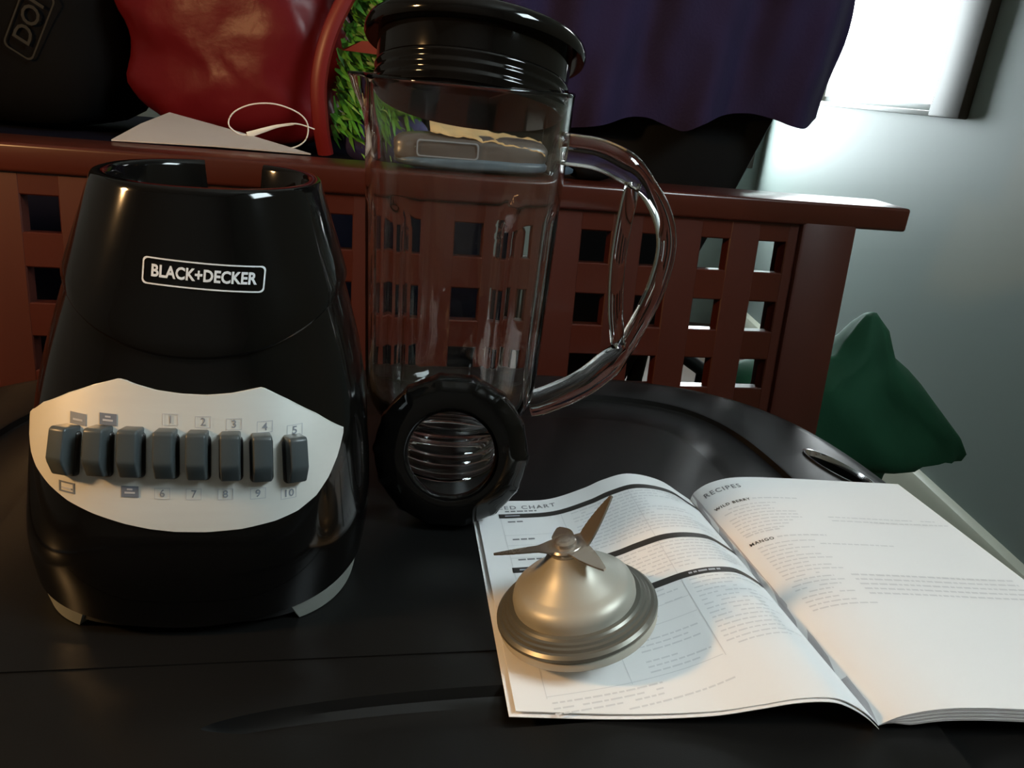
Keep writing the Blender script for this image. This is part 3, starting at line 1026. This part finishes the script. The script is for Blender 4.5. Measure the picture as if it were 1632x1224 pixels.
# red plastic bag
def red_shape(q, p):
    t = (p.z + 1) / 2
    k = 1.0 - .10 * t - .25 * max(0, t - .75)
    return Vector((q.x * k + .012 * math.sin(9 * p.z + 3 * p.x), q.y * k, q.z))
red = lump('red_plastic_bag', 'red_plastic', None, (0, 0, .16), (.160, .10, .165), (3.0, 3.0), .07, 4, 11, 96, 48, red_shape)
red.location = (-.425, 1.20, .160)
tag(red, 'crumpled shiny red plastic bag standing behind the bench rail', 'bag')
bm = bmesh.new()
add_tube(bm, catmull([(-.190, 1.12, .470), (-.230, 1.10, .405), (-.258, 1.092, .357), (-.278, 1.085, .310), (-.289, 1.083, .258), (-.288, 1.088, .205), (-.284, 1.10, .165)], 8), .0085, 10, flat=(1.3, .8), side=(0, 1, 0))
o = finish(bm, 'bag_edge', 'red_edge', red); o.matrix_parent_inverse = Matrix.Translation(-Vector(red.location))

# added dark shape behind the bags, darkens the gaps and blocks back light
backdrop = lump('added_backdrop', 'black_fabric', None, (0, 0, .26), (.41, .050, .265), (6, 5), .03, 5, 4, 72, 36)
backdrop.location = (-.262, 1.505, .156); backdrop.rotation_euler = (0, 0, BYAW)
tag(backdrop, 'added black backdrop shape behind the red bag and the jar lid', 'backdrop')

# green tinsel bundle
bm = bmesh.new()
rg = random.Random(21)
for k in range(1500):
    t = rg.random()
    z = .192 + .235 * t
    x = -.262 + .045 * max(0, t - .25) + rg.uniform(-.022, .065)
    y = 1.120 + rg.uniform(-.010, .05)
    L = rg.uniform(.020, .042); w = rg.uniform(.0018, .0040)
    a = R(rg.uniform(-65, 5)); b = R(rg.uniform(-50, 50))
    d = Vector((math.cos(a) * math.cos(b), math.sin(b) * math.cos(a), math.sin(a)))
    d = Vector((abs(d.x), -abs(d.y), d.z))
    s = d.cross(Vector((rg.uniform(-.4, .4), 1, rg.uniform(-.4, .4)))).normalized()
    n_ = d.cross(s).normalized()
    p = Vector((x, y, z))
    q = [p - s * w * .4, p + d * L * .5 - s * w + n_ * .002, p + d * L, p + d * L * .5 + s * w + n_ * .002, p + s * w * .4, p + d * L * .5 - n_ * .0006]
    vv = [bm.verts.new(c) for c in q]
    for tri in ((0, 1, 5), (1, 2, 5), (2, 3, 5), (3, 4, 5), (4, 0, 5), (0, 4, 3), (0, 3, 1), (1, 3, 2)):
        bm.faces.new([vv[i] for i in tri])
tin = finish(bm, 'green_tinsel', 'tinsel_green', smooth=0)
tag(tin, 'bright green tinsel fringe spilling beside the red bag', 'tinsel', kind='stuff')
bm = bmesh.new()
add_loft(bm, [[(-.262 + .0 + .0, 1.09, .298), (-.262, 1.093, .2985), (-.262, 1.093, .2975)], [(-.235, 1.088, .311), (-.235, 1.096, .305), (-.235, 1.088, .297)], [(-.20, 1.088, .312), (-.20, 1.098, .305), (-.20, 1.088, .296)]])
o = finish(bm, 'red_ribbon', 'red_edge'); tag(o, 'small pointed red ribbon end in front of the green tinsel', 'ribbon')
pouch_b = lump('blue_cloth_roll', 'blue_cloth', None, (0, 0, .036), (.055, .04, .037), (2.4, 2.4), .06, 4, 5)
pouch_b.location = (-.215, 1.145, .151)
tag(pouch_b, 'small dark blue cloth roll below the green tinsel', 'cloth')

# black folding chair with the purple garment over it
chair = empty('folding_chair', (.18, 1.17, FLOOR_Z))
tag(chair, 'black folding chair with slanting back standing under the purple garment', 'chair')
def slab(name, pts, y0, y1, mat, parent, org, bevel=.004):
    bm = bmesh.new()
    a = [bm.verts.new((x - org[0], y0 - org[1], z - org[2])) for x, z in pts]
    b = [bm.verts.new((x - org[0], y1 - org[1], z - org[2])) for x, z in pts]
    bm.faces.new(a); bm.faces.new(b[::-1])
    for i in range(len(pts)):
        j = (i + 1) % len(pts)
        bm.faces.new((a[i], b[i], b[j], a[j]))
    bmesh.ops.recalc_face_normals(bm, faces=bm.faces[:])
    bmesh.ops.bevel(bm, geom=bm.edges[:], offset=bevel, segments=2, profile=.5, affect='EDGES')
    return finish(bm, name, mat, parent)
org = (.18, 1.17, FLOOR_Z)
slab('back_panel', [(.045, .50), (.395, .50), (.360, .37), (.325, .268), (.293, .172), (.256, .072), (.205, -.06), (.13, -.27), (.045, -.27)], 1.155, 1.185, 'chair_black', chair, org)
box('seat', (-.125, .03, -.08 - FLOOR_Z), (.04, .42, -.05 - FLOOR_Z), 'chair_black', chair, .01, 3)
for (a, b) in (((.22, 1.345, -.105), (.345, 1.345, -.178)), ((.075, 1.345, -.055), (.24, 1.345, -.117))):
    bm = bmesh.new(); add_tube(bm, [Vector(a) - Vector(org), Vector(b) - Vector(org)], .0125, 12, side=(0, 1, 0)); finish(bm, 'brace', 'chair_black', chair)
for (a, b) in (((.343, 1.345, -.172), (.343, 1.345, FLOOR_Z)), ((.075, 1.20, -.05), (.075, 1.20, FLOOR_Z)), ((.075, 1.55, -.07), (.075, 1.55, FLOOR_Z)), ((.20, 1.17, -.05), (.16, 1.17, FLOOR_Z))):
    bm = bmesh.new(); add_tube(bm, [Vector(a) - Vector(org), Vector(b) - Vector(org)], .0125, 12, side=(0, 1, 0)); finish(bm, 'leg', 'chair_black', chair)

HEM = [(-.06, .240), (-.02, .228), (.03, .228), (.085, .238), (.12, .250), (.147, .252), (.172, .245), (.195, .240), (.215, .250), (.245, .264), (.28, .270), (.314, .266), (.335, .260), (.355, .2575), (.368, .262), (.380, .272)]
HEM = [(p.x, p.y) for p in catmull([(a, b, 0) for a, b in HEM], 5)]
bm = bmesh.new()
NU, NV = 90, 40
g = []
for i in range(NU + 1):
    u = i / NU
    xb = -.06 + .440 * u
    hem = lin(HEM, xb)
    col = []
    for j in range(NV + 1):
        v = j / NV
        z = hem + (.560 - hem) * v
        x = xb + (.018 * sstep(.27, .42, z)) * u - .004 * math.sin(z * 30) * u
        y = 1.105 + .012 * math.sin(x * 46 + z * 5) * (1 - .3 * v) + .006 * math.sin(x * 95 - z * 12) + .035 * sstep(.85, 1.0, u) ** 2 + .004 * noise.noise(Vector((x * 30, z * 18, 2)))
        col.append((x, y, z))
    g.append(col)
fr = [[bm.verts.new(p) for p in c] for c in g]
bk = [[bm.verts.new((p[0], p[1] + .007, p[2])) for p in c] for c in g]
for i in range(NU):
    for j in range(NV):
        bm.faces.new((fr[i][j], fr[i + 1][j], fr[i + 1][j + 1], fr[i][j + 1]))
        bm.faces.new((bk[i][j], bk[i][j + 1], bk[i + 1][j + 1], bk[i + 1][j]))
    bm.faces.new((fr[i][0], bk[i][0], bk[i + 1][0], fr[i + 1][0]))
    bm.faces.new((fr[i][NV], fr[i + 1][NV], bk[i + 1][NV], bk[i][NV]))
for j in range(NV):
    bm.faces.new((fr[0][j], fr[0][j + 1], bk[0][j + 1], bk[0][j]))
    bm.faces.new((fr[NU][j], bk[NU][j], bk[NU][j + 1], fr[NU][j + 1]))
gar = finish(bm, 'purple_garment', 'purple_fleece', smooth=60)
tag(gar, 'dark purple fleece garment hanging over the black chair beside the window', 'garment')

# green cloth bag between the bench and the wall
prof = [(-.012, .565, .573, .006), (-.020, .556, .580, .018), (-.037, .543, .597, .032), (-.060, .527, .607, .045), (-.082, .512, .618, .055), (-.105, .430, .650, .066), (-.130, .372, .680, .074), (-.165, .354, .716, .080), (-.205, .350, .760, .084), (-.232, .350, .778, .085), (-.246, .350, .774, .084), (-.252, .352, .730, .080), (-.262, .354, .662, .074), (-.330, .354, .650, .074), (-.448, .354, .650, .076), (-.558, .354, .650, .078)]
bm = bmesh.new()
rings = []
for z, xl, xr, d in prof:
    ring = []
    for i in range(64):
        t = 2 * PI * i / 64
        x, y = sup(1, 1, 2.2, t)
        cx, hw = (xl + xr) / 2, (xr - xl) / 2
        p = Vector((cx + x * hw, 1.24 + y * d, z))
        k = .010 * noise.fractal(Vector((p.x * 22, p.y * 22, p.z * 14)), .8, 2.0, 3) + .007 * math.sin(6 * t + z * 30) * min(1, hw / .08)
        ring.append((p.x, p.y + k, p.z + .3 * k - FLOOR_Z))
    rings.append(ring)
add_loft(bm, rings)
gb = finish(bm, 'green_cloth_bag', 'green_cloth', smooth=60)
gb.location = (0, 0, FLOOR_Z)
tag(gb, 'peaked dark green cloth bag between the bench post and the wall', 'bag')

# white card leaning on the rail
bm = bmesh.new()
A, B, C = Vector((-.425, .808, .1915)), Vector((-.428, .950, .2115)), Vector((-.238, .860, .1912))
tri = [A, A.lerp(B, .5) + Vector((-.002, 0, .001)), B, B.lerp(C, .5) + Vector((0, 0, .001)), C, A.lerp(C, .5) + Vector((0, .002, .001))]
t1 = [bm.verts.new(p) for p in tri]; t0 = [bm.verts.new(p - Vector((0, 0, .0014))) for p in tri]
bm.faces.new(t1); bm.faces.new(t0[::-1])
for i in range(6):
    bm.faces.new((t1[i], t0[i], t0[(i + 1) % 6], t1[(i + 1) % 6]))
card = finish(bm, 'paper_card', 'card_white', smooth=0)
tag(card, 'folded white paper card lying on the bench rail before the red bag', 'card')
# looped thin cord
bm = bmesh.new()
lp = [(-.246, .905, .2125), (-.267, .902, .2165), (-.294, .898, .2105), (-.319, .893, .2000), (-.334, .890, .2060), (-.3365, .892, .2150), (-.329, .895, .2250), (-.311, .898, .2330), (-.287, .900, .2350), (-.263, .902, .2280), (-.253, .903, .2160), (-.256, .900, .1990), (-.274, .893, .1900), (-.310, .885, .1925)]
add_tube(bm, catmull(lp, 8), .0008, 8)
cord = finish(bm, 'thin_cord', 'cord_white')
tag(cord, 'thin white cord looped in the air behind the bench rail', 'cord')
bm = bmesh.new()
add_tube(bm, catmull([(-.317, .8925, .2003), (-.300, .896, .2070), (-.285, .899, .2125), (-.268, .902, .2160)], 6), lambda t: .0034 - .0026 * t, 8, flat=(.3, 1.0))
finish(bm, 'tag_strip', 'cord_white', cord)

# things lying on the rail behind the jar
pk = empty('plastic_packet', (-.063, .868, .1895), (0, 0, BYAW))
tag(pk, 'grey-blue plastic packet with tan paper on top, on the rail behind the jar', 'packet')
lump('packet_body', 'pouch_plastic', pk, (0, 0, .0185), (.103, .024, .0185), (4, 3.4), .05, 3, 8, 64, 24)
lump('packet_tray', 'packet_blue', pk, (.002, 0, .0085), (.1035, .0262, .0085), (4, 3.0), .05, 3, 9, 64, 16)
v, f = [], []
o1 = round_rect(.036, .0085, .004); n = len(o1)
v = o1 + [(x * .955, y * .84) for x, y in o1]
mapped('packet_seam', v, [(i, (i + 1) % n, n + (i + 1) % n, n + i) for i in range(n)], lambda x, y: (x - .035, -.0256, .0220 + y), 'print_grey', pk)
bm = bmesh.new()
NU, NV = 40, 8
gg = []
for i in range(NU + 1):
    u = i / NU; col = []
    for j in range(NV + 1):
        v_ = j / NV
        x = -.055 + .150 * u
        y = -.022 + .040 * v_
        z = .0385 + .010 * (1 - u) * v_ - .010 * u ** 2 * (1 - v_) - .005 * u + .0030 * noise.fractal(Vector((x * 60, y * 60, 4)), .8, 2, 3)
        col.append((x, y, z))
    gg.append(col)
ft = [[bm.verts.new(p) for p in c] for c in gg]; fb = [[bm.verts.new((p[0], p[1], p[2] - .0012)) for p in c] for c in gg]
for i in range(NU):
    for j in range(NV):
        bm.faces.new((ft[i][j], ft[i + 1][j], ft[i + 1][j + 1], ft[i][j + 1])); bm.faces.new((fb[i][j], fb[i][j + 1], fb[i + 1][j + 1], fb[i + 1][j]))
    bm.faces.new((ft[i][0], fb[i][0], fb[i + 1][0], ft[i + 1][0])); bm.faces.new((ft[i][NV], ft[i + 1][NV], fb[i + 1][NV], fb[i][NV]))
for j in range(NV):
    bm.faces.new((ft[0][j], ft[0][j + 1], fb[0][j + 1], fb[0][j])); bm.faces.new((ft[NU][j], fb[NU][j], fb[NU][j + 1], ft[NU][j + 1]))
finish(bm, 'paper_slip', 'tan_paper', pk, smooth=60)
bl = lump('black_pouch', 'black_fabric', None, (0, 0, .0115), (.026, .020, .0115), (2.6, 2.4), .08, 4, 3, 40, 20)
bl.location = (.062, .898, .1885); bl.rotation_euler = (0, 0, BYAW)
tag(bl, 'small black pouch on the bench rail right of the glass jar', 'pouch')
